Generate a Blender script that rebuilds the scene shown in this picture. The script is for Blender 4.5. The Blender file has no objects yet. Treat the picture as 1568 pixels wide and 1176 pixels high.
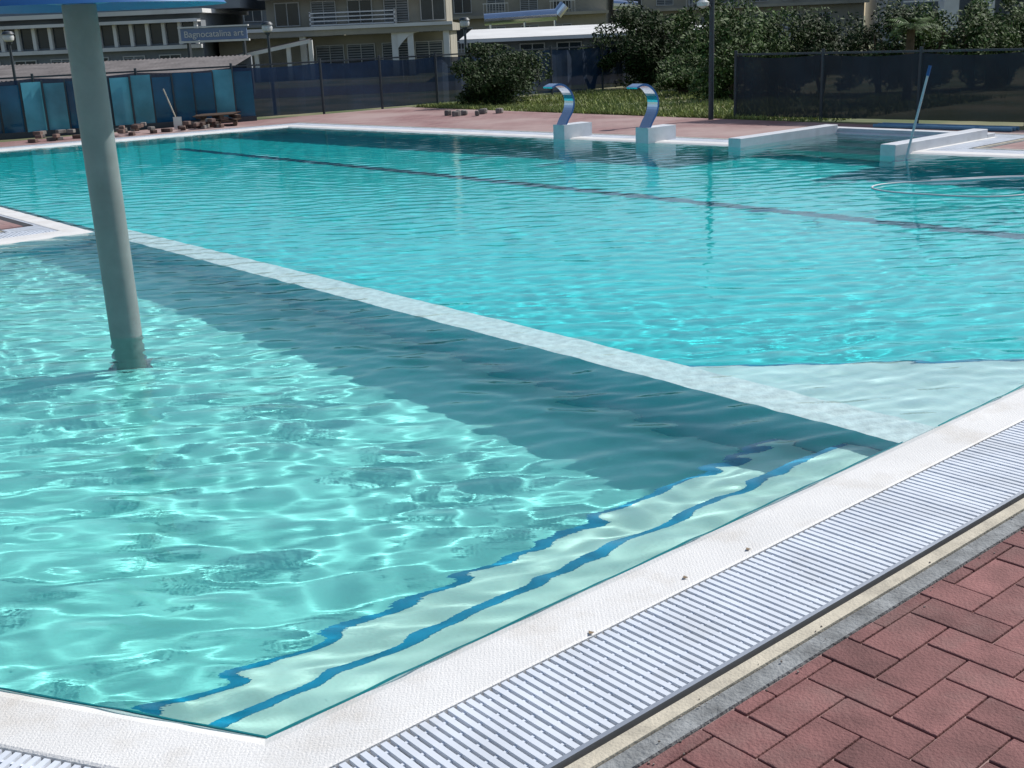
import bpy, bmesh, math, random
import numpy as np
from mathutils import Vector, Matrix
random.seed(7); rng=np.random.RandomState(11)
sc=bpy.context.scene
CU=(.7645,.6446)
def uv(u,v): return (u*CU[0]-v*CU[1], u*CU[1]+v*CU[0])
PA=math.atan2(CU[1],CU[0])   # pool axis angle

# ---------------------------------------------------------------- materials
def mat(name,col,rough=.7,var=.15,scale=4,bump=0,bscale=60,metal=0,island=0,spec=.4,detail=6,stain=None):
    m=bpy.data.materials.new(name); m.use_nodes=True
    nt=m.node_tree; n=nt.nodes; l=nt.links; b=n['Principled BSDF']
    b.inputs['Roughness'].default_value=rough; b.inputs['Metallic'].default_value=metal
    b.inputs['Specular IOR Level'].default_value=spec
    tc=n.new('ShaderNodeTexCoord')
    no=n.new('ShaderNodeTexNoise'); no.inputs['Scale'].default_value=scale; no.inputs['Detail'].default_value=detail
    l.new(tc.outputs['Object'],no.inputs['Vector'])
    r=n.new('ShaderNodeMapRange'); r.inputs[1].default_value=.3; r.inputs[2].default_value=.7
    r.inputs[3].default_value=1-var; r.inputs[4].default_value=1+var
    l.new(no.outputs['Fac'],r.inputs[0])
    val=r.outputs[0]
    if island:
        g=n.new('ShaderNodeNewGeometry'); r2=n.new('ShaderNodeMapRange')
        r2.inputs[3].default_value=1-island; r2.inputs[4].default_value=1+island
        l.new(g.outputs['Random Per Island'],r2.inputs[0])
        mu=n.new('ShaderNodeMath'); mu.operation='MULTIPLY'
        l.new(val,mu.inputs[0]); l.new(r2.outputs[0],mu.inputs[1]); val=mu.outputs[0]
    vm=n.new('ShaderNodeVectorMath'); vm.operation='SCALE'; vm.inputs[0].default_value=col
    l.new(val,vm.inputs['Scale']); out=vm.outputs[0]
    if stain:
        n3=n.new('ShaderNodeTexNoise'); n3.inputs['Scale'].default_value=stain[1]; n3.inputs['Detail'].default_value=8; n3.inputs['Roughness'].default_value=.65
        l.new(tc.outputs['Object'],n3.inputs['Vector'])
        r3=n.new('ShaderNodeMapRange'); r3.inputs[1].default_value=.5; r3.inputs[2].default_value=.75; r3.inputs[4].default_value=stain[2]; l.new(n3.outputs['Fac'],r3.inputs[0])
        mx=n.new('ShaderNodeMix'); mx.data_type='RGBA'; mx.inputs['B'].default_value=(*stain[0],1); l.new(out,mx.inputs['A']); l.new(r3.outputs[0],mx.inputs['Factor']); out=mx.outputs['Result']
    l.new(out,b.inputs['Base Color'])
    if bump:
        n2=n.new('ShaderNodeTexNoise'); n2.inputs['Scale'].default_value=bscale; n2.inputs['Detail'].default_value=4
        l.new(tc.outputs['Object'],n2.inputs['Vector'])
        bp=n.new('ShaderNodeBump'); bp.inputs['Strength'].default_value=bump; bp.inputs['Distance'].default_value=.01
        l.new(n2.outputs['Fac'],bp.inputs['Height']); l.new(bp.outputs[0],b.inputs['Normal'])
    return m

class MB:
    def __init__(s): s.v=[];s.f=[];s.m=[]
    def quad(s,pts,m=0):
        k=len(s.v); s.v+= [tuple(p) for p in pts]; s.f.append(tuple(range(k,k+len(pts)))); s.m.append(m)
    def box(s,cx,cy,cz,sx,sy,sz,ang=0,m=0):
        k=len(s.v); c,si=math.cos(ang),math.sin(ang)
        for dz in(-.5,.5):
            for dx,dy in((-.5,-.5),(.5,-.5),(.5,.5),(-.5,.5)):
                x,y=dx*sx,dy*sy
                s.v.append((cx+x*c-y*si,cy+x*si+y*c,cz+dz*sz))
        for q in((0,3,2,1),(4,5,6,7),(0,1,5,4),(1,2,6,5),(2,3,7,6),(3,0,4,7)):
            s.f.append(tuple(k+i for i in q)); s.m.append(m)
    def bx(s,x0,x1,y0,y1,z0,z1,m=0): s.box((x0+x1)/2,(y0+y1)/2,(z0+z1)/2,x1-x0,y1-y0,z1-z0,0,m)
    def uvbox(s,u0,u1,v0,v1,z0,z1,m=0):
        x,y=uv((u0+u1)/2,(v0+v1)/2); s.box(x,y,(z0+z1)/2,u1-u0,v1-v0,z1-z0,PA,m)
    def cyl(s,p0,p1,r0,r1=None,n=12,m=0,cap=True):
        if r1 is None:r1=r0
        p0=Vector(p0);p1=Vector(p1);d=(p1-p0).normalized()
        a=d.orthogonal().normalized();b=d.cross(a);k=len(s.v)
        for p,r in((p0,r0),(p1,r1)):
            for i in range(n):
                t=2*math.pi*i/n; s.v.append(tuple(p+a*(r*math.cos(t))+b*(r*math.sin(t))))
        for i in range(n):
            j=(i+1)%n; s.f.append((k+i,k+j,k+n+j,k+n+i)); s.m.append(m)
        if cap:
            s.f.append(tuple(k+i for i in reversed(range(n)))); s.m.append(m)
            s.f.append(tuple(k+n+i for i in range(n))); s.m.append(m)
    def tube(s,pts,r,n=8,m=0):
        for a,b in zip(pts[:-1],pts[1:]): s.cyl(a,b,r,r,n,m,cap=False)
    def lathe(s,cx,cy,prof,n=32,m=0):
        k=len(s.v)
        for r,z in prof:
            for i in range(n):
                t=2*math.pi*i/n; s.v.append((cx+r*math.cos(t),cy+r*math.sin(t),z))
        for a in range(len(prof)-1):
            for i in range(n):
                j=(i+1)%n; s.f.append((k+a*n+i,k+a*n+j,k+(a+1)*n+j,k+(a+1)*n+i)); s.m.append(m)
    def obj(s,name,mats,smooth=False,bevel=0,auto=0):
        me=bpy.data.meshes.new(name); me.from_pydata(s.v,[],s.f)
        for mm in (mats if isinstance(mats,list) else [mats]): me.materials.append(mm)
        me.polygons.foreach_set('material_index',s.m)
        if smooth: me.polygons.foreach_set('use_smooth',[True]*len(s.f))
        me.update(); o=bpy.data.objects.new(name,me); sc.collection.objects.link(o)
        if auto:
            me.polygons.foreach_set('use_smooth',[True]*len(s.f)); me.set_sharp_from_angle(angle=math.radians(auto))
        if bevel:
            b=o.modifiers.new('b','BEVEL'); b.width=bevel; b.segments=2; b.limit_method='ANGLE'
        return o

# ---------------------------------------------------------------- pool outline (u,v metres)
O=[(1.366,2.856),(16.6,2.856),(15.75,9.6),(18.0,9.6),(18.0,12.15),(15.48,12.15),(14.18,24.66),(5.0,26.03),
   (4.92,13.06),(-1.8,13.35),(-1.8,8.35)]
def offs(r):
    res=[]; N=len(O)
    for i in range(N):
        p0,p1,p2=O[i-1],O[i],O[(i+1)%N]
        def nn(a,b):
            dx,dy=b[0]-a[0],b[1]-a[1]; L=math.hypot(dx,dy); return (dy/L,-dx/L)
        n1,n2=nn(p0,p1),nn(p1,p2); k=1+n1[0]*n2[0]+n1[1]*n2[1]
        res.append((p1[0]+r*(n1[0]+n2[0])/k,p1[1]+r*(n1[1]+n2[1])/k))
    return res
def sweep(mb,prof,m=0):
    rings=[[(*uv(*p),z) for p in offs(r)] for r,z in prof]; N=len(O)
    for a,b in zip(rings[:-1],rings[1:]):
        for i in range(N):
            j=(i+1)%N; mb.quad([a[i],b[i],b[j],a[j]],m)
def sheet(name,outer,holes,z,mt):
    bm=bmesh.new(); es=[]
    for loop in [outer]+holes:
        vs=[bm.verts.new((x,y,z)) for x,y in loop]
        for i in range(len(vs)): es.append(bm.edges.new((vs[i],vs[(i+1)%len(vs)])))
    bmesh.ops.triangle_fill(bm,use_beauty=True,use_dissolve=False,edges=es)
    for f in bm.faces:
        if f.normal.z<0: f.normal_flip()
    me=bpy.data.meshes.new(name); bm.to_mesh(me); bm.free(); me.materials.append(mt)
    o=bpy.data.objects.new(name,me); sc.collection.objects.link(o); return o

M_cop=mat('coping_white',(.72,.71,.69),.55,.07,2.2,.35,160,stain=((.48,.42,.34),2.6,.55))
nt=M_cop.node_tree; n=nt.nodes; l=nt.links
vo=n.new('ShaderNodeTexVoronoi'); vo.inputs['Scale'].default_value=70; vo.inputs['Randomness'].default_value=.15
tc=[q for q in n if q.type=='TEX_COORD'][0]; l.new(tc.outputs['Object'],vo.inputs['Vector'])
bp2=n.new('ShaderNodeBump'); bp2.inputs['Strength'].default_value=.3; bp2.inputs['Distance'].default_value=.004; bp2.invert=True
l.new(vo.outputs['Distance'],bp2.inputs['Height'])
bpo=[q for q in n if q.type=='BUMP' and q!=bp2][0]; l.new(bpo.outputs[0],bp2.inputs['Normal']); l.new(bp2.outputs[0],n['Principled BSDF'].inputs['Normal'])
M_grate=mat('grate_plastic',(.66,.70,.76),.45,.10,3,stain=((.46,.46,.44),4,.35))
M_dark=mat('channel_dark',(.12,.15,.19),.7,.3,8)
M_gap=mat('gap_dark',(.05,.05,.055),.8,.3,8)
M_steel=mat('rail_steel',(.55,.56,.57),.35,.1,5,metal=.8)
M_cream=mat('cream_stone',(.52,.47,.37),.8,.2,6,.4,90,stain=((.2,.18,.15),7,.7))
M_conc=mat('concrete',(.24,.25,.25),.9,.35,9,.8,70,stain=((.10,.10,.10),12,.8))
M_brick=mat('paver_red',(.200,.088,.082),.85,.25,7,.6,90,island=.26,stain=((.24,.17,.15),3,.5))

mb=MB(); sweep(mb,[(-.004,-.5),(0,-.06),(.025,-.026),(.08,-.005),(.30,0),(.31,-.004),(.31,-.05)]); cop=mb.obj('pool_coping',M_cop)
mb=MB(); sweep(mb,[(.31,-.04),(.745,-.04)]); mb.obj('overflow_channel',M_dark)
mb=MB(); sweep(mb,[(.745,-.06),(.745,.004),(.762,.004),(.762,-.06)],0); sweep(mb,[(.762,-.04),(.784,-.04)],1)
sweep(mb,[(.784,-.04),(.784,0),(.836,.0),(.836,-.04)],2); sweep(mb,[(.836,-.02),(.842,-.006),(.912,-.004),(.92,-.05)],3)
mb.obj('channel_edge_kerb',[M_steel,M_gap,M_cream,M_conc])
mb=MB(); N=len(O); pitch=.036
def nrm(a,b):
    dx,dy=b[0]-a[0],b[1]-a[1]; L=math.hypot(dx,dy); return (dx/L,dy/L),(dy/L,-dx/L),L
for i in range(N):
    a,b=O[i],O[(i+1)%N]; d,n,L=nrm(a,b)
    _,np_,_=nrm(O[i-1],a); _,nn_,_=nrm(b,O[(i+2)%N])
    def tk(nx):
        k=1+n[0]*nx[0]+n[1]*nx[1]; m=((n[0]+nx[0])/k,(n[1]+nx[1])/k); return m[0]*d[0]+m[1]*d[1]
    ts,te=tk(np_),tk(nn_)
    t=-.9
    while t<L+.9:
        r0,r1=.318,.738
        if abs(ts)>1e-6:
            if ts<0:
                if t<0: r0=max(r0,t/ts)
            else: r1=min(r1,t/ts)
        elif t<0: r1=-1
        if abs(te)>1e-6:
            if te>0:
                if t>L: r0=max(r0,(t-L)/te)
            else: r1=min(r1,(t-L)/te)
        elif t>L: r1=-1
        if r1-r0>.02:
            rc=(r0+r1)/2; u=a[0]+d[0]*t+n[0]*rc; v=a[1]+d[1]*t+n[1]*rc
            x,y=uv(u,v); mb.box(x,y,-.012+random.uniform(-.001,.001),pitch*.6,r1-r0,.016,PA+math.atan2(d[1],d[0])+random.uniform(-.004,.004),0)
        t+=pitch
for r in(.36,.44,.52,.60,.69): sweep(mb,[(r-.005,-.024),(r-.005,-.0085),(r+.005,-.0085),(r+.005,-.024)],0)
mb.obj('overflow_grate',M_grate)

mb=MB(); s=.15; g=.0035
u0=-1.0; v1=1.93
for i in range(-14,62):
    for j in range(-26,2):
        k=(i-j)%4
        if k==0: r=(i,j,i+2,j+1)
        elif k==3: r=(i,j,i+1,j+2)
        else: continue
        a=[u0+r[0]*s+g,v1-.05+r[1]*s+g,u0+r[2]*s-g,v1-.05+r[3]*s-g]
        a[3]=min(a[3],v1)
        if a[3]-a[1]<.02: continue
        if a[0]<-1.5 and a[3]>1.2: continue
        dz=random.uniform(-.004,.001)
        mb.uvbox(a[0],a[2],a[1],a[3],-.03,dz,0)
mb.obj('paving_brick_herringbone',M_brick,bevel=.0035)
mb=MB()
for i in range(80):
    u=random.uniform(0,8); v=random.choice([1.925-abs(random.gauss(0,.02)),2.0+random.gauss(0,.02)])
    x,y=uv(u,v); q=random.uniform(.002,.005); mb.box(x,y,.002,q,q*1.4,q,random.uniform(0,3),0)
mb.obj('grit',mat('grit',(.25,.21,.18),.9,.3,9,island=.5))
M_deck=bpy.data.materials.new('deck_pavers'); M_deck.use_nodes=True
nt=M_deck.node_tree;n=nt.nodes;l=nt.links;b=n['Principled BSDF'];b.inputs['Roughness'].default_value=.85
tc=n.new('ShaderNodeTexCoord');mp=n.new('ShaderNodeMapping');mp.inputs['Rotation'].default_value=(0,0,-PA);l.new(tc.outputs['Object'],mp.inputs[0])
bt=n.new('ShaderNodeTexBrick');bt.inputs['Scale'].default_value=1;bt.inputs['Brick Width'].default_value=.31;bt.inputs['Row Height'].default_value=.155
bt.inputs['Mortar Size'].default_value=.006;bt.inputs['Color1'].default_value=(.23,.12,.115,1);bt.inputs['Color2'].default_value=(.30,.17,.16,1);bt.inputs['Mortar'].default_value=(.09,.07,.065,1)
l.new(mp.outputs[0],bt.inputs['Vector'])
no=n.new('ShaderNodeTexNoise');no.inputs['Scale'].default_value=.4;no.inputs['Detail'].default_value=8;l.new(tc.outputs['Object'],no.inputs['Vector'])
mr=n.new('ShaderNodeMapRange');mr.inputs[1].default_value=.4;mr.inputs[2].default_value=.62;mr.inputs[3].default_value=0;mr.inputs[4].default_value=.85;l.new(no.outputs[0],mr.inputs[0])
mx=n.new('ShaderNodeMix');mx.data_type='RGBA';mx.inputs['B'].default_value=(.38,.28,.26,1);l.new(bt.outputs['Color'],mx.inputs['A']);l.new(mr.outputs[0],mx.inputs['Factor']);l.new(mx.outputs['Result'],b.inputs['Base Color'])
hole=[uv(*p) for p in offs(.918)]
sheet('paved_deck',[uv(*p) for p in[(-14,-9),(19.6,-9),(19.6,27.4),(9.5,27.9),(-14,31)]],[hole],-.012,M_deck)
mb=MB(); mb.uvbox(-1.7,4.44,14.08,25.9,-.03,.008,0); mb.uvbox(4.445,4.56,14.08,25.9,-.03,.004,1); mb.obj('paved_terrace',[M_deck,M_gap])
hole2=[uv(*p) for p in offs(.9)]
M_gr=bpy.data.materials.new('ground_grass_soil'); M_gr.use_nodes=True
nt=M_gr.node_tree;n=nt.nodes;l=nt.links;b=n['Principled BSDF'];b.inputs['Roughness'].default_value=.95
tc=n.new('ShaderNodeTexCoord');no=n.new('ShaderNodeTexNoise');no.inputs['Scale'].default_value=.5;no.inputs['Detail'].default_value=10;l.new(tc.outputs['Object'],no.inputs['Vector'])
cr=n.new('ShaderNodeValToRGB');cr.color_ramp.elements[0].position=.4;cr.color_ramp.elements[0].color=(.08,.11,.035,1);cr.color_ramp.elements[1].position=.62;cr.color_ramp.elements[1].color=(.22,.20,.11,1)
l.new(no.outputs[0],cr.inputs[0]);l.new(cr.outputs[0],b.inputs['Base Color'])
sheet('ground',[(-900,-900),(900,-900),(900,900),(-900,900)],[hole2],-.03,M_gr)
M_asph=mat('asphalt',(.06,.06,.065),.9,.25,6)
sheet('road',[(-60,42.5),(60,42.5),(60,50),(-60,50)],[],-.02,M_asph)

# ---------------------------------------------------------------- pool basins
def tile(name,col,var=.06,bs=30,stain=None): return mat(name,col,.55,var,1.5,.15,bs,stain=stain)
M_kf=tile('kids_floor',(.28,.78,.72),.06,stain=((.24,.56,.50),6,.25))
M_kw=tile('kids_wall',(.02,.50,.56))
M_mf=tile('main_floor',(.006,.62,.63),.05)
M_step=tile('step_tile',(.58,.78,.70),.08,stain=((.40,.52,.44),5,.35))
M_top=mat('divider_tile',(.80,.81,.80),.5,.2,14,.6,60)
M_blue=mat('blue_tile',(.004,.25,.42),.4,.25,9)
M_lane=mat('lane_tile',(.002,.10,.15),.4,.1,5)
rec=[cop]
K=[(1.366,2.856),(4.92,2.856),(4.92,13.06),(-1.8,13.35),(-1.8,8.35)]
Mn=[(5.25,2.856)]+O[1:8]+[(5.0,13.2),(5.25,13.2)]
kz,mz=-.88,-1.5
def basin(poly,z):
    mb=MB(); P=[uv(*p) for p in poly]
    mb.quad([(x,y,z) for x,y in P],0)
    for i in range(len(P)):
        a,b=P[i],P[(i+1)%len(P)]
        mb.quad([(a[0],a[1],z),(a[0],a[1],-.04),(b[0],b[1],-.04),(b[0],b[1],z)],1)
    return mb
rk=basin(K,kz); del rk.f[2],rk.m[2]
rec.append(rk.obj('kids_pool_basin',[M_kf,M_kw]))
mm=basin(Mn,mz); del mm.f[-1],mm.m[-1]
rec.append(mm.obj('main_pool_basin',[M_mf,M_mf]))
mb=MB(); mb.uvbox(4.92,5.25,2.86,13.06,kz-.7,-.08,0)
dv=mb.obj('pool_divider_wall',[M_top,M_kw])
for p in dv.data.polygons:
    if abs(p.normal.z)<.5: p.material_index=1
rec.append(dv)
mb=MB()
def prism(mb,poly,z0,z1,m):
    P=[uv(*p) for p in poly]
    mb.quad([(x,y,z1) for x,y in P],m)
    for i in range(len(P)):
        a,b=P[i],P[(i+1)%len(P)]
        mb.quad([(a[0],a[1],z0),(b[0],b[1],z0),(b[0],b[1],z1),(a[0],a[1],z1)],m)
prism(mb,[(1.366,2.857),(4.91,2.857),(4.91,3.19),(1.174,3.19)],kz,-.26,0)
prism(mb,[(1.174,3.192),(4.91,3.192),(4.91,3.62),(.93,3.62)],kz,-.52,0)
mb.uvbox(1.2,4.9,3.15,3.195,-.285,-.256,1); mb.uvbox(.95,4.9,3.575,3.625,-.545,-.516,1)
rec.append(mb.obj('kids_pool_steps',[M_step,M_blue]))
mb=MB(); prism(mb,[(5.25,2.857),(7.1,2.857),(5.25,4.75)],mz,-.24,0)
a=(5.25,4.75);b=(7.1,2.857)
x,y=uv((a[0]+b[0])/2+.01,(a[1]+b[1])/2+.01); mb.box(x,y,-.26,2.66,.03,.05,PA+math.atan2(b[1]-a[1],b[0]-a[0]),1)
M_shelf=tile('shelf_tile',(.66,.76,.74),.1)
rec.append(mb.obj('main_pool_shelf',[M_shelf,M_blue]))
mb=MB(); a=Vector(uv(12.0,2.9));b=Vector(uv(10.9,23.6)); c=(a+b)/2; d=b-a
mb.box(c.x,c.y,mz+.004,d.length,.25,.008,math.atan2(d.y,d.x),0)
rec.append(mb.obj('lane_line',M_lane))

# ---------------------------------------------------------------- water
def spaced(segs):
    out=[]
    for a,b,st in segs: out+=list(np.arange(a,b,st))
    return np.array(out+[segs[-1][1]])
gu=spaced([(-2,0,.05),(0,5.4,.016),(5.4,9,.026),(9,18.4,.045)])
gv=spaced([(2.7,6.5,.016),(6.5,13.4,.026),(13.4,26.2,.05)])
U,V=np.meshgrid(gu,gv,indexing='ij')
X=U*CU[0]-V*CU[1]; Y=U*CU[1]+V*CU[0]
Xw=X+.07*np.sin(1.7*Y+.6*X)+.03*np.sin(4.1*X-2.3*Y+1); Yw=Y+.06*np.sin(1.3*X-.9*Y)+.03*np.sin(3.7*X+2.9*Y)
h=np.zeros_like(X)
main=1/(1+np.exp(-(U-5.1)/.12))
for k in range(56):
    lam=.10*(3.6**rng.rand()) if k<48 else rng.uniform(.5,1.3)
    th=math.pi/2+.12+rng.randn()*.42
    kk=2*math.pi/lam; amp=.00036*(lam/.15)**1.3 if k<48 else .0006*lam
    env=.6+.6*np.sin(rng.uniform(.5,2.2)*X+rng.uniform(.5,2.2)*Y+rng.uniform(0,6))
    h+=amp*env*np.sin(kk*(Xw*math.cos(th)+Yw*math.sin(th))+rng.uniform(0,6.28))
h*=1.0-.60*main*(1/(1+np.exp(-((U-5.2)+(V-2.8)-2.0)/.3)))+.25*main*(1/(1+np.exp(((U-5.2)+(V-2.8)-2.0)/.3)))
Z=-.026+h
nu,nv=U.shape
co=np.stack([X,Y,Z],-1).reshape(-1,3)
cu=(U[:-1,:-1]+U[1:,1:])/2; cv=(V[:-1,:-1]+V[1:,1:])/2
poly=offs(.06); ins=np.zeros(cu.shape,bool); j=len(poly)-1
for i in range(len(poly)):
    xi,yi=poly[i];xj,yj=poly[j]
    if yi!=yj:
        c=((yi>cv)!=(yj>cv))&(cu<(xj-xi)*(cv-yi)/(yj-yi)+xi); ins^=c
    j=i
idx=np.arange(nu*nv).reshape(nu,nv)
Q=np.stack([idx[:-1,:-1],idx[1:,:-1],idx[1:,1:],idx[:-1,1:]],-1)[ins]
used=np.unique(Q); remap=-np.ones(nu*nv,int); remap[used]=np.arange(len(used)); Q=remap[Q]; co=co[used]
me=bpy.data.meshes.new('water'); me.vertices.add(len(co)); me.vertices.foreach_set('co',co.ravel())
me.loops.add(Q.size); me.loops.foreach_set('vertex_index',Q.ravel().astype(np.int32))
me.polygons.add(len(Q)); me.polygons.foreach_set('loop_start',np.arange(0,Q.size,4,dtype=np.int32)); 
me.update(calc_edges=True); me.polygons.foreach_set('use_smooth',[True]*len(Q)); me.validate()
wo=bpy.data.objects.new('water',me); sc.collection.objects.link(wo)
M_w=bpy.data.materials.new('pool_water'); M_w.use_nodes=True; nt=M_w.node_tree; nt.nodes.remove(nt.nodes['Principled BSDF'])
gl=nt.nodes.new('ShaderNodeBsdfGlass'); gl.inputs['IOR'].default_value=1.333; gl.inputs['Roughness'].default_value=0; gl.inputs['Color'].default_value=(.92,1,1,1)
nt.links.new(gl.outputs[0],nt.nodes['Material Output'].inputs[0]); me.materials.append(M_w)
tc=nt.nodes.new('ShaderNodeTexCoord'); mp=nt.nodes.new('ShaderNodeMapping'); mp.inputs['Scale'].default_value=(.55,1.5,1); nt.links.new(tc.outputs['Object'],mp.inputs[0])
no=nt.nodes.new('ShaderNodeTexNoise'); no.inputs['Scale'].default_value=11; no.inputs['Detail'].default_value=3; nt.links.new(mp.outputs[0],no.inputs['Vector'])
bp=nt.nodes.new('ShaderNodeBump'); bp.inputs['Strength'].default_value=.18; bp.inputs['Distance'].default_value=.008; nt.links.new(no.outputs[0],bp.inputs['Height']); nt.links.new(bp.outputs[0],gl.inputs['Normal'])
wo.cycles.is_caustics_caster=True
for o in rec: o.cycles.is_caustics_receiver=True

# ---------------------------------------------------------------- mushroom fountain
M_pole=mat('pole_paint',(.23,.26,.255),.5,.1,4,stain=((.16,.18,.17),3,.5)); M_bluep=mat('blue_fibreglass_and_reflection',(.02,.10,.28),.4,.08,3)
mb=MB(); px,py=uv(3.146,8.074)
mb.cyl((px,py,kz),(px,py,2.3),.112,.112,32,0); mb.lathe(px,py,[(.16,kz),(.16,kz+.03),(.115,kz+.03)],32,0)
dz=.268
mb.lathe(px,py,[(.0,2.38+dz),(.3,2.35+dz),(.6,2.26+dz),(.85,2.12+dz),(.97,1.98+dz),(.95,1.98+dz),(.8,2.05+dz),(.4,2.03+dz),(.1,2.0+dz)],48,1)
o=mb.obj('mushroom_fountain',[M_pole,M_bluep],auto=40); o.cycles.is_caustics_receiver=True

M_inox=mat('polished_steel',(.62,.68,.76),.15,.05,3,metal=1); M_ped=mat('pedestal_white',(.60,.62,.65),.5,.1,3,stain=((.4,.4,.4),4,.4))
def fountain(u,v):
    mb=MB(); mb.uvbox(u,u+.72,v-.15,v+.15,-.03,.24,0)
    kp=[(.06,.24),(.13,.35),(.22,.46),(.27,.58),(.27,.70),(.21,.81),(.11,.90),(-.01,.95),(-.14,.95),(-.24,.915)]
    pr=[]
    for i in range(len(kp)-1):
        p0=kp[max(0,i-1)];p1=kp[i];p2=kp[i+1];p3=kp[min(len(kp)-1,i+2)]
        for t in(0,.33,.66): pr.append(tuple(.5*((2*p1[q])+(-p0[q]+p2[q])*t+(2*p0[q]-5*p1[q]+4*p2[q]-p3[q])*t*t+(-p0[q]+3*p1[q]-3*p2[q]+p3[q])*t**3) for q in(0,1)))
    pr.append(kp[-1]); A=[];B=[];w=.12
    for i,p in enumerate(pr):
        a=pr[max(0,i-1)];b=pr[min(len(pr)-1,i+1)];dx,dz=b[0]-a[0],b[1]-a[1];L=math.hypot(dx,dz)
        th=.04 if i<len(pr)-4 else .03
        A.append(p);B.append((p[0]+dz/L*th,p[1]-dx/L*th))
    for i in range(len(pr)-1):
        a0,a1,b0,b1=A[i],A[i+1],B[i],B[i+1]
        P=lambda q,sg:(*uv(u+q[0],v+sg*w),q[1])
        mb.quad([P(a0,-1),P(a1,-1),P(a1,1),P(a0,1)],1);mb.quad([P(b0,1),P(b1,1),P(b1,-1),P(b0,-1)],1)
        mb.quad([P(a0,-1),P(b0,-1),P(b1,-1),P(a1,-1)],2);mb.quad([P(a0,1),P(a1,1),P(b1,1),P(b0,1)],2)  # blue sides: reflection on the steel neck put in as colour
    mb.quad([P(A[-1],-1),P(A[-1],1),P(B[-1],1),P(B[-1],-1)],1)
    return mb.obj('waterfall_spout',[M_ped,M_inox,M_bluep],auto=50)
fountain(14.98,16.1); fountain(15.15,14.15)

mb=MB(); mb.uvbox(15.35,18.1,12.15,12.4,-.5,.12,0); mb.uvbox(15.4,18.1,9.35,9.6,-.5,.14,0)
mb.uvbox(18.11,18.35,9.35,12.4,-.5,.06,0)
for k in range(3): mb.uvbox(16.1+.6*k,17.99,9.61,12.14,-1.4,-.75+.3*k*.8,1)
mb.obj('pool_entry_steps',[M_ped,M_step],bevel=.01)

# ---------------------------------------------------------------- fences
M_post=mat('fence_post',(.04,.05,.06),.5,.1,4)
def netmat(name,col,op,rough=.7):
    m=mat(name,col,rough,.35,1.2); nt=m.node_tree; b=nt.nodes['Principled BSDF']; b.inputs['Alpha'].default_value=op; return m
M_net=netmat('windscreen_net',(.010,.018,.028),.93); M_net2=netmat('windscreen_net_blue',(.010,.035,.08),.92)
def fence(pts,ht,M2,step=2.2,name='fence'):
    mb=MB()
    for a,b in zip(pts[:-1],pts[1:]):
        a=Vector(a);b=Vector(b);L=(b-a).length;n=max(1,round(L/step));d=(b-a)/n
        ang=math.atan2(d.y,d.x)
        for i in range(n):
            p=a+d*i; mb.cyl((p.x,p.y,-.03),(p.x,p.y,ht+.08),.035,.035,8,0)
            c=p+d/2; mb.box(c.x,c.y,ht,d.length,.04,.04,ang,0)
            K=10; nn=Vector((-d.y,d.x)).normalized(); ph=random.uniform(0,6)
            for k in range(K):
                qs=[]
                for kk in(k,k+1):
                    q=p+d*(kk/K)+nn*(.03*math.sin(kk*2.1+ph)*math.sin(math.pi*kk/K)); qs.append((q,ht-.03-.05*math.sin(math.pi*kk/K)))
                (q0,z0),(q1,z1)=qs
                mb.quad([(q0.x,q0.y,.03),(q1.x,q1.y,.03),(q1.x,q1.y,z1),(q0.x,q0.y,z0)],1)
    return mb.obj(name,[M_post,M2])
fence([uv(19.9,15.9),uv(20.5,9.9),uv(21.2,3),uv(22,-6)],1.28,M_net)
fence([uv(5,31.5),uv(10,29.2),uv(17.1,27.7),uv(20.6,27.2),uv(34,27.2)],1.35,M_net2)
M_bg=[netmat('blue_glass_a',(.03,.24,.38),.85,.08),netmat('blue_glass_b',(.10,.36,.46),.75,.08),netmat('blue_glass_c',(.015,.10,.19),.9,.08)]
mb=MB(); a=Vector((-13.6,27.2));b=Vector((-6.3,30.6));n=16;d=(b-a)/n;ang=math.atan2(d.y,d.x)
for i in range(n):
    p=a+d*(i+.5); ht=1.08+.12*random.random(); mb.box(p.x,p.y,.1+ht/2,d.length*.93,.012,ht,ang+random.uniform(-.3,.3),random.choice([1,2,3,3,3]))
    p=a+d*i; mb.box(p.x,p.y,.62,.04,.04,1.3,ang,0)
mb.box((a.x+b.x)/2,(a.y+b.y)/2,.04,(b-a).length,.12,.14,ang,0)
mb.obj('glass_windbreak',[M_post]+M_bg)

# ---------------------------------------------------------------- vegetation
def leafmat(name,c,isl=.5): return mat(name,c,.65,.3,2.0,island=isl,spec=.15)
M_leafd=leafmat('leaf_dark',(.030,.054,.016),.6); M_leaf=leafmat('leaf_green',(.058,.10,.026),.6); M_bark=mat('bark',(.09,.065,.045),.9,.3,10)
def crown(mb,c,rad,n,size,m=0,clumps=14):
    cs=[]
    for _ in range(clumps):
        d=Vector((random.gauss(0,1),random.gauss(0,1),random.gauss(0,1))).normalized()*random.uniform(.2,.95)
        cs.append((Vector((c[0]+d.x*rad[0],c[1]+d.y*rad[1],c[2]+d.z*rad[2])),random.uniform(.22,.42)))
    for i in range(n):
        p,r=random.choice(cs)
        d=Vector((random.gauss(0,1),random.gauss(0,1),random.gauss(0,1)))
        d=d.normalized()*random.random()**.4*r
        q=p+Vector((d.x*rad[0],d.y*rad[1],d.z*rad[2]*.9))
        if q.z<.02: continue
        a=Vector((random.gauss(0,1),random.gauss(0,1),random.gauss(0,1))).normalized()*size*random.uniform(.6,1.3)
        b=a.orthogonal().normalized()*size*.4
        mb.quad([q-a,q+b,q+a,q-b],m)
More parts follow.
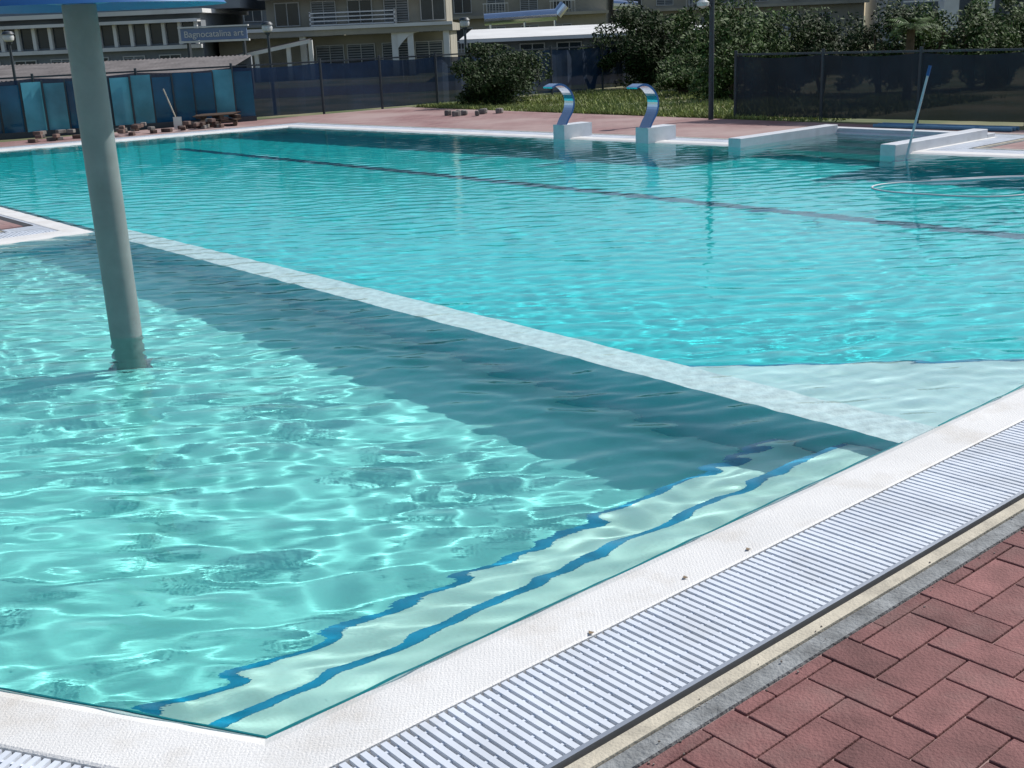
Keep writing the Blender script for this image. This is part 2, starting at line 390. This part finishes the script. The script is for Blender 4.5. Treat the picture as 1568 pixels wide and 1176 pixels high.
def bush(name,c,rad,n=3500,size=.07,M=None,clumps=16):
    mb=MB()
    for k in range(5):
        t=(c[0]+random.uniform(-.5,.5)*rad[0],c[1]+random.uniform(-.5,.5)*rad[1],c[2]+rad[2]*.3)
        mb.cyl((c[0]+random.uniform(-.1,.1),c[1],-.03),t,.05,.02,6,1)
    crown(mb,c,rad,n,size,0,clumps); return mb.obj(name,[M or M_leaf,M_bark])
bush('bush',(.0,33.0,.68),(1.5,1.0,.95),18000,.055,M_leafd,65)
bush('tree',(4.7,38.5,1.2),(1.5,1.2,1.35),16000,.075,M_leafd,50)
bush('tree',(6.6,37,1.25),(1.45,1.2,1.4),16000,.075,M_leaf,50)
bush('shrub',(3.0,39,.8),(1.2,1.0,.75),8000,.07,M_leafd,26)
bush('shrub',(5.3,34,.5),(1.3,.8,.55),7000,.06,M_leaf,26)
for i in range(12):
    xx=6.0+i*1.3; bush('hedge_shrub',(xx,30.5+random.uniform(-1,1.5)+.1*i,1.0+.02*i),(1.15,.9,random.uniform(1.0,1.4)),6500,.07,random.choice([M_leaf,M_leafd]),32)
def palm(x,y,zc):
    mb=MB(); mb.cyl((x,y,-.03),(x,y,zc),.12,.09,10,1)
    for k in range(34):
        a=random.uniform(0,6.28);L=random.uniform(.6,.95);el=random.uniform(.1,1.2)
        dr=Vector((math.cos(a),math.sin(a),0));sd=Vector((-math.sin(a),math.cos(a),0))
        def pt(t): return Vector((x,y,zc+math.sin(el)*L*t-.7*t*t*L))+dr*(L*t*math.cos(el*.6))
        for s_ in range(14):
            t=.12+s_/16; p=pt(t);q=pt(t+.05); ll=.2*math.sin(math.pi*min(1,t*.9+.15))
            for sg in(-1,1):
                e=p+sd*sg*ll+dr*ll*.5-Vector((0,0,.3*ll)); mb.quad([p,q,e],0)
    mb.obj('palm_tree',[M_leaf,M_bark])
palm(9.6,27.9,1.6)
mb=MB()
for i in range(30000):
    u=random.uniform(19.65,27);v=random.uniform(13.5,27)
    if random.random()<.3: v=random.uniform(15,27);u=19.65+random.random()**2*1.2
    if math.sin(u*1.7+math.sin(v*2.1))*math.sin(v*1.3+.8*u)>.45 and random.random()<.8: continue
    x,y=uv(u,v); a=random.uniform(0,6.28);hh=random.uniform(.0,.1);w=.02
    mb.quad([(x-w*math.cos(a),y-w*math.sin(a),-.03),(x+w*math.cos(a),y+w*math.sin(a),-.03),(x+random.gauss(0,.05),y+random.gauss(0,.05),hh)],0)
mb.obj('grass',leafmat('grass_blade',(.24,.28,.09),.4))

# ---------------------------------------------------------------- buildings
M_beige=mat('plaster_beige',(.33,.31,.26),.85,.15,.6,stain=((.2,.18,.15),.5,.6)); M_grey=mat('plaster_grey',(.20,.22,.24),.85,.15,.6,stain=((.1,.11,.12),.5,.6)); M_white=mat('plaster_white',(.66,.66,.65),.8,.1,.5,stain=((.4,.39,.37),.8,.5))
M_glass=mat('window_glass',(.03,.045,.06),.1,.2,1); M_shut=mat('shutter_grey',(.22,.24,.26),.6,.1,3); M_roof=mat('roof_sheet',(.11,.10,.10),.85,.35,1.5); M_frame=mat('frame_white',(.48,.49,.49),.6,.05,3)
bm_=[M_beige,M_glass,M_frame,M_shut,M_roof,M_white,M_grey]
def window(mb,x0,x1,z0,z1,y,shut=True):
    mb.bx(x0,x1,y-.04,y+.02,z0,z1,1)
    t=.05
    for a in((x0-t,x1+t,z1,z1+t),(x0-t,x1+t,z0-t,z0),(x0-t,x0,z0,z1),(x1,x1+t,z0,z1),((x0+x1)/2-.02,(x0+x1)/2+.02,z0,z1)): mb.bx(a[0],a[1],y-.08,y+.02,a[2],a[3],2)
    if shut:
        nb=max(2,int((z1-z0)/.12)); drop=random.choice([0,0,.4])
        for k in range(nb): 
            zz=z0+(k+.5)*(z1-z0)/nb
            if zz<z0+(z1-z0)*drop: continue
            mb.bx(x0+.02,x1-.02,y-.07,y-.05,zz-.035,zz+.035,3)
mb=MB(); mb.bx(-34,-14.6,60,70,-.03,3.35,6); mb.bx(-34.3,-14.3,59.3,70.3,3.35,3.55,5); mb.bx(-34,-13,62,70,3.56,6.0,6)
mb.bx(-34,-14.6,59.3,59.99,2.95,3.1,5)
for k in range(16):
    x=-27.5+k*.8
    mb.bx(x,x+.55,59.94,60.02,2.0,2.9,1); mb.bx(x+.6,x+.76,59.7,59.99,1.9,2.95,5)
mb.bx(-34,-14.6,59.6,59.99,1.7,1.88,5)
for k in range(10): window(mb,-33+k*1.8,-32+k*1.8,.5,1.4,59.99,k%2==0)
for k in range(9): window(mb,-31+k*1.9,-29.9+k*1.9,3.9,4.7,61.99,k%2==0)
mb.obj('restaurant_building',bm_)
mb=MB(); mb.bx(-14.3,-2.4,62,72,-.03,2.0,0); mb.bx(-14.6,-2.2,60.3,72.2,2.02,2.42,0); mb.bx(-12,-2.6,63.5,72,2.43,7,0)
mb.bx(-14.6,-2.2,60.2,60.3,2.30,2.46,5)
for x in(-9.3,-7.7,-5.9,-4.2): window(mb,x,x+1.35,.25,1.5,61.99)
for k in range(5): window(mb,-11.5+k*1.9,-10.3+k*1.9,2.6,3.7,63.49,k%2)
for k in range(4): mb.bx(-9.6,-5.2,62.3,62.36,2.5+k*.2,2.56+k*.2,5)
for k in range(2): mb.bx(-9.6+4.34*k,-9.54+4.34*k,62.3,63.49,2.43,3.2,5)
mb.bx(-12.2,-2.4,62.4,63.5,3.9,4.1,5)
for k in range(5): window(mb,-11.5+k*1.9,-10.3+k*1.9,4.5,5.7,63.49,k%2)
mb.quad([(-14.6,59.2,.95),(-9.2,59.2,1.85),(-9.2,60.2,1.95),(-14.6,60.2,1.05)],4); mb.quad([(-14.6,59.15,.8),(-9.2,59.15,1.7),(-9.2,59.15,1.87),(-14.6,59.15,.97)],5)
for x in(-14,-12,-10.4,-9.3): mb.bx(x,x+.2,59.3,59.5,-.03,1.0+(x+14.6)*.16,5)
for x in(-9.9,-5.3,-4.5,-2.7): mb.bx(x,x+.3,60.5,60.8,-.03,2.02,5)
for k in range(6):
    t0,t1=k/6,(k+1)/6; f=lambda t:(-5.0+1.1*t,2.0-.75*(1-t)**2)
    (x0,z0),(x1,z1)=f(t0),f(t1); mb.quad([(x0,60.45,z0),(x1,60.45,z1),(x1,60.45,2.02),(x0,60.45,2.02)],5)
mb.obj('apartment_house',bm_)
mb=MB(); mb.bx(-15.3,-12.1,58.6,58.7,2.05,2.62,0); mb.bx(-15.4,-12.0,58.5,58.75,2.63,2.7,2); mb.bx(-15.4,-12.0,58.5,58.75,1.95,2.04,2); mb.bx(-15.1,-15.0,58.76,59.2,-.03,2.3,1); mb.bx(-12.4,-12.3,58.76,59.1,-.03,2.3,1)
sg=mb.obj('shop_sign',[mat('sign_board',(.16,.22,.36),.5,.05,2),M_post,M_white])
fc=bpy.data.curves.new('sign_text','FONT'); fc.body='Bagnocatalina art'; fc.size=.42; fc.extrude=.01; fc.align_x='CENTER'
to=bpy.data.objects.new('sign_text',fc); sc.collection.objects.link(to); to.location=(-13.7,58.57,2.2); to.rotation_euler=(math.pi/2,0,0); fc.materials.append(M_white); to.parent=sg
mb=MB()
for k in range(60):
    x=-19+k*.16; mb.quad([(x,41,.95),(x+.08,41,.99),(x+.08,46,1.45),(x,46,1.41)],4); mb.quad([(x+.08,41,.99),(x+.16,41,.95),(x+.16,46,1.41),(x+.08,46,1.45)],4)
mb.bx(-19,-9.4,40.95,41.0,.84,.96,5)
for k in range(8): mb.cyl((-18.8+k*1.3,41.2,-.03),(-18.8+k*1.3,41.2,.95),.05,.05,8,5)
mb.bx(-19,-9.4,45.8,46,-.03,1.38,6)
for k in range(5): mb.quad([(-18.5+k*1.9,45.79,.3),(-17.2+k*1.9,45.79,.3),(-17.2+k*1.9,45.79,1.1),(-18.5+k*1.9,45.79,1.1)],1)
mb.obj('terrace_canopy',bm_)
mb=MB(); mb.bx(-1.2,9.0,52,58,-.03,1.6,6); mb.quad([(-1.6,51,1.62),(9.4,51,1.62),(9.0,57,2.0),(-1.2,57,2.0)],5); mb.bx(-1.6,9.4,50.95,51.1,1.47,1.61,5)
for k in range(6): window(mb,-.6+k*1.6,.4+k*1.6,.5,1.3,51.99,False)
mb.obj('pavilion',bm_)
mb=MB(); mb.cyl((-.6,60,2.45),(3,60,2.55),.28,.28,14,0); mb.cyl((3,60,2.55),(3.4,60,3.0),.25,.25,12,0); mb.cyl((5.8,60,2.9),(7,60,2.8),.25,.2,12,0)
for x in(-.3,1.4,2.9,6): mb.cyl((x,60,-.03),(x,60,2.4),.06,.06,8,0)
mb.obj('ventilation_duct',M_inox)
def block(name,x0,x1,y,h,wm):
    mb=MB(); mb.bx(x0,x1,y,y+10,-.03,h,wm)
    z=.6
    while z<h-1:
        mb.bx(x0-.1,x1+.1,y-.9,y-.01,z-.35,z-.15,5 if wm==5 else wm)
        x=x0+.8
        while x<x1-1.5:
            window(mb,x,x+1.2,z+.1,z+1.5,y-.01,random.random()<.5)
            if random.random()<.4:
                for q in range(9): mb.bx(x-.3+q*.22,x-.27+q*.22,y-.88,y-.85,z-.15,z+.6,5)
                mb.bx(x-.35,x+1.5,y-.9,y-.83,z+.6,z+.66,5)
            x+=2.4
        z+=2.5
    mb.obj(name,bm_)
block('apartment_block',-40,-12,85,9,6); block('apartment_block',-11,8,88,10,0); block('apartment_block',9,28,92,9,0); block('apartment_block',29,60,85,9,5)
mb=MB()
for x in(16.3,17.6,19.6,21.5): mb.bx(x,x+.55,44,44.6,-.03,5,5)
for k in range(16):
    z=.1+k*.27; t=k%8; x=17.9+ (t if (k//8)%2==0 else 7-t)*.2
    mb.bx(x,x+.5,44.1,45.2,z,z+.07,5)
mb.bx(16.2,22.5,45.3,50,-.03,6,6)
for zz in(.7,1.5,2.3,3.1): mb.bx(14.9,16.2,44.2,44.3,zz,zz+.06,5)
mb.quad([(14.8,44.2,.3),(16.2,44.2,1.3),(16.2,44.2,1.45),(14.8,44.2,.45)],5)
mb.quad([(14.8,44.25,1.6),(16.2,44.25,.9),(16.2,44.25,1.05),(14.8,44.25,1.75)],5)
mb.bx(14.8,14.95,44.1,44.3,-.03,1.9,5)
mb.bx(19.2,22.5,43.7,43.8,1.7,2.9,7)
mb.obj('staircase_tower',bm_+[M_bluep])

M_globe=mat('lamp_globe',(.55,.56,.55),.3,.05,3)
def lamp(x,y,z):
    mb=MB(); mb.cyl((x,y,-.03),(x,y,z-.16),.05,.035,10,0); mb.cyl((x,y,z-.18),(x,y,z-.12),.07,.09,12,0)
    mb.lathe(x,y,[(.06,z-.13),(.13,z-.08),(.15,z),(.12,z+.09),(.04,z+.14),(.0,z+.145)],16,1); mb.lathe(x,y,[(.17,z+.08),(.12,z+.15),(.0,z+.17)],16,0)
    mb.obj('street_lamp',[M_post,M_globe],auto=40)
lamp(-13.3,33,2.32);lamp(-6.25,33,2.28);lamp(-.95,36,2.2)
mb=MB(); mb.cyl((4.42,24.8,-.03),(4.42,24.8,2.7),.055,.05,12,0); mb.cyl((4.42,24.8,2.2),(4.25,24.6,2.35),.03,.03,8,0); mb.lathe(4.2,24.6,[(.02,2.22),(.12,2.27),(.13,2.34),(.02,2.42)],14,1); mb.obj('lamp_post',[M_post,M_globe])

# ---------------------------------------------------------------- small things
M_rub=mat('rubble_brick',(.13,.085,.07),.9,.3,6,.4,40,island=.5); M_stone=mat('rubble_stone',(.19,.175,.16),.9,.3,6,.5,30,island=.4)
def brickpile(u,v,n,spread):
    mb=MB()
    for k in range(n):
        x,y=uv(u+random.gauss(0,spread),v+random.gauss(0,.22)); lay=random.choice([0,0,1,1,2])
        sx=random.uniform(.12,.26); mb.box(x,y,.03+lay*.07,sx,.12,.08,random.uniform(0,3.14),random.choice([0,0,1]))
    mb.obj('brick_pile',[M_rub,M_stone],bevel=.012)
brickpile(6.4,27.2,16,.35);brickpile(7.6,27.2,14,.3);brickpile(9.6,27.0,12,.3);brickpile(11.2,26.7,16,.35);brickpile(12.9,26.5,26,.35)
mb=MB()
for k in range(12):
    x=-.6+random.gauss(0,.35);y=29.3+random.gauss(0,.25); mb.box(x,y,.05,random.uniform(.08,.2),random.uniform(.08,.18),random.uniform(.08,.18),random.uniform(0,3),0)
mb.obj('stone_rubble',M_stone,bevel=.03)
mb=MB(); x0,y0=uv(13.6,27.0)
for lv in range(2):
    for q in range(5): mb.box(x0,y0-.4+q*.18,.1+lv*.16,1.0,.11,.025,.2+lv*.25,0)
    for q in(-.42,0,.42): mb.box(x0+q,y0,.045+lv*.16,.1,.9,.085,.2+lv*.25,0)
mb.obj('wooden_pallet',mat('pallet_wood',(.10,.065,.045),.9,.3,6))
mb=MB(); x,y=uv(12.5,27); mb.cyl((x,y,.25),(x-.22,y,.95),.016,.016,8,0); mb.box(x+.03,y,.14,.2,.03,.28,0,1); mb.obj('shovel',[M_cream,M_steel])
M_hose=mat('hose_white',(.50,.53,.56),.5,.05,3)
mb=MB(); bx_,by_=uv(15.25,9.05)
mb.cyl((bx_-.06,by_,-.2),(bx_+.30,by_+.25,1.1),.018,.018,8,0); mb.cyl((bx_+.30,by_+.25,1.1),(bx_+.338,by_+.277,1.24),.024,.024,8,1); mb.box(bx_-.06,by_,-.2,.35,.08,.05,.4,1)
mb.obj('pool_cleaning_pole',[M_hose,M_bluep])
mb=MB(); pts=[]; c=(5.6,13.7)
for i in range(150):
    t=i/149*2*math.pi*1.3; r=.9+.14*math.sin(3*t)+.1*math.sin(2*t+1)+.16*i/149
    pts.append((c[0]+r*1.1*math.cos(t),c[1]+r*.8*math.sin(t),-.017+.003*math.sin(5*t)))
mb.tube(pts,.012,8,0); ho=mb.obj('floating_hose',M_hose,smooth=True)
mb=MB()
for k in range(3): a=uv(19.2+.12*k,9.5);b=uv(19.0+.15*k,12.0); mb.cyl((*a,.03),(*b,.03),.035,.035,10,0)
mb.obj('blue_pipe',mat('pipe_paint',(.10,.22,.34),.5,.1,4))
mb=MB()
for (u,v) in[(2.46,2.555),(3.0,2.60),(3.356,2.585)]:
    x,y=uv(u,v);a=random.uniform(0,6)
    pts=[(x+.013*math.cos(a+q)*(1 if k%2 else .6),y+.013*math.sin(a+q)*(1 if k%2 else .6),.004+.002*(k%2)) for k,q in enumerate([0,1.05,2.1,3.14,4.2,5.2])]
    mb.quad(pts,0)
mb.obj('fallen_leaves',mat('dry_leaf',(.22,.16,.10),.8,.3,30))

# ---------------------------------------------------------------- light, sky, camera
sd=Vector((.846,.535,0)).normalized(); el=math.radians(43)
S=Vector((sd.x*math.cos(el),sd.y*math.cos(el),math.sin(el)))
L=bpy.data.lights.new('sun','SUN'); L.energy=4.6; L.angle=math.radians(.5); L.color=(1,.97,.92)
lo=bpy.data.objects.new('sun',L); sc.collection.objects.link(lo); lo.rotation_euler=S.to_track_quat('Z','Y').to_euler(); lo.location=(0,0,30)
L.cycles.is_caustics_light=True
w=bpy.data.worlds.new('World'); sc.world=w; w.use_nodes=True; nt=w.node_tree
sk=nt.nodes.new('ShaderNodeTexSky'); sk.sky_type='NISHITA'; sk.sun_disc=False; sk.sun_elevation=el; sk.sun_rotation=math.atan2(sd.x,sd.y)
nt.links.new(sk.outputs[0],nt.nodes['Background'].inputs[0]); nt.nodes['Background'].inputs[1].default_value=.11
cam=bpy.data.cameras.new('camera'); cam.sensor_width=36; cam.lens=40.59; cam.clip_end=3000
co_=bpy.data.objects.new('camera',cam); sc.collection.objects.link(co_)
p=math.radians(17.12); th=math.radians(2.46)
f=Vector((0,math.cos(p),-math.sin(p))); r0=Vector((1,0,0)); u0_=Vector((0,math.sin(p),math.cos(p)))
rc=r0*math.cos(th)-u0_*math.sin(th); uc=r0*math.sin(th)+u0_*math.cos(th)
co_.matrix_world=Matrix(((rc.x,uc.x,-f.x,0),(rc.y,uc.y,-f.y,0),(rc.z,uc.z,-f.z,2.0),(0,0,0,1)))
sc.camera=co_
sc.view_settings.view_transform='Standard'; sc.view_settings.look='None'; sc.view_settings.exposure=0
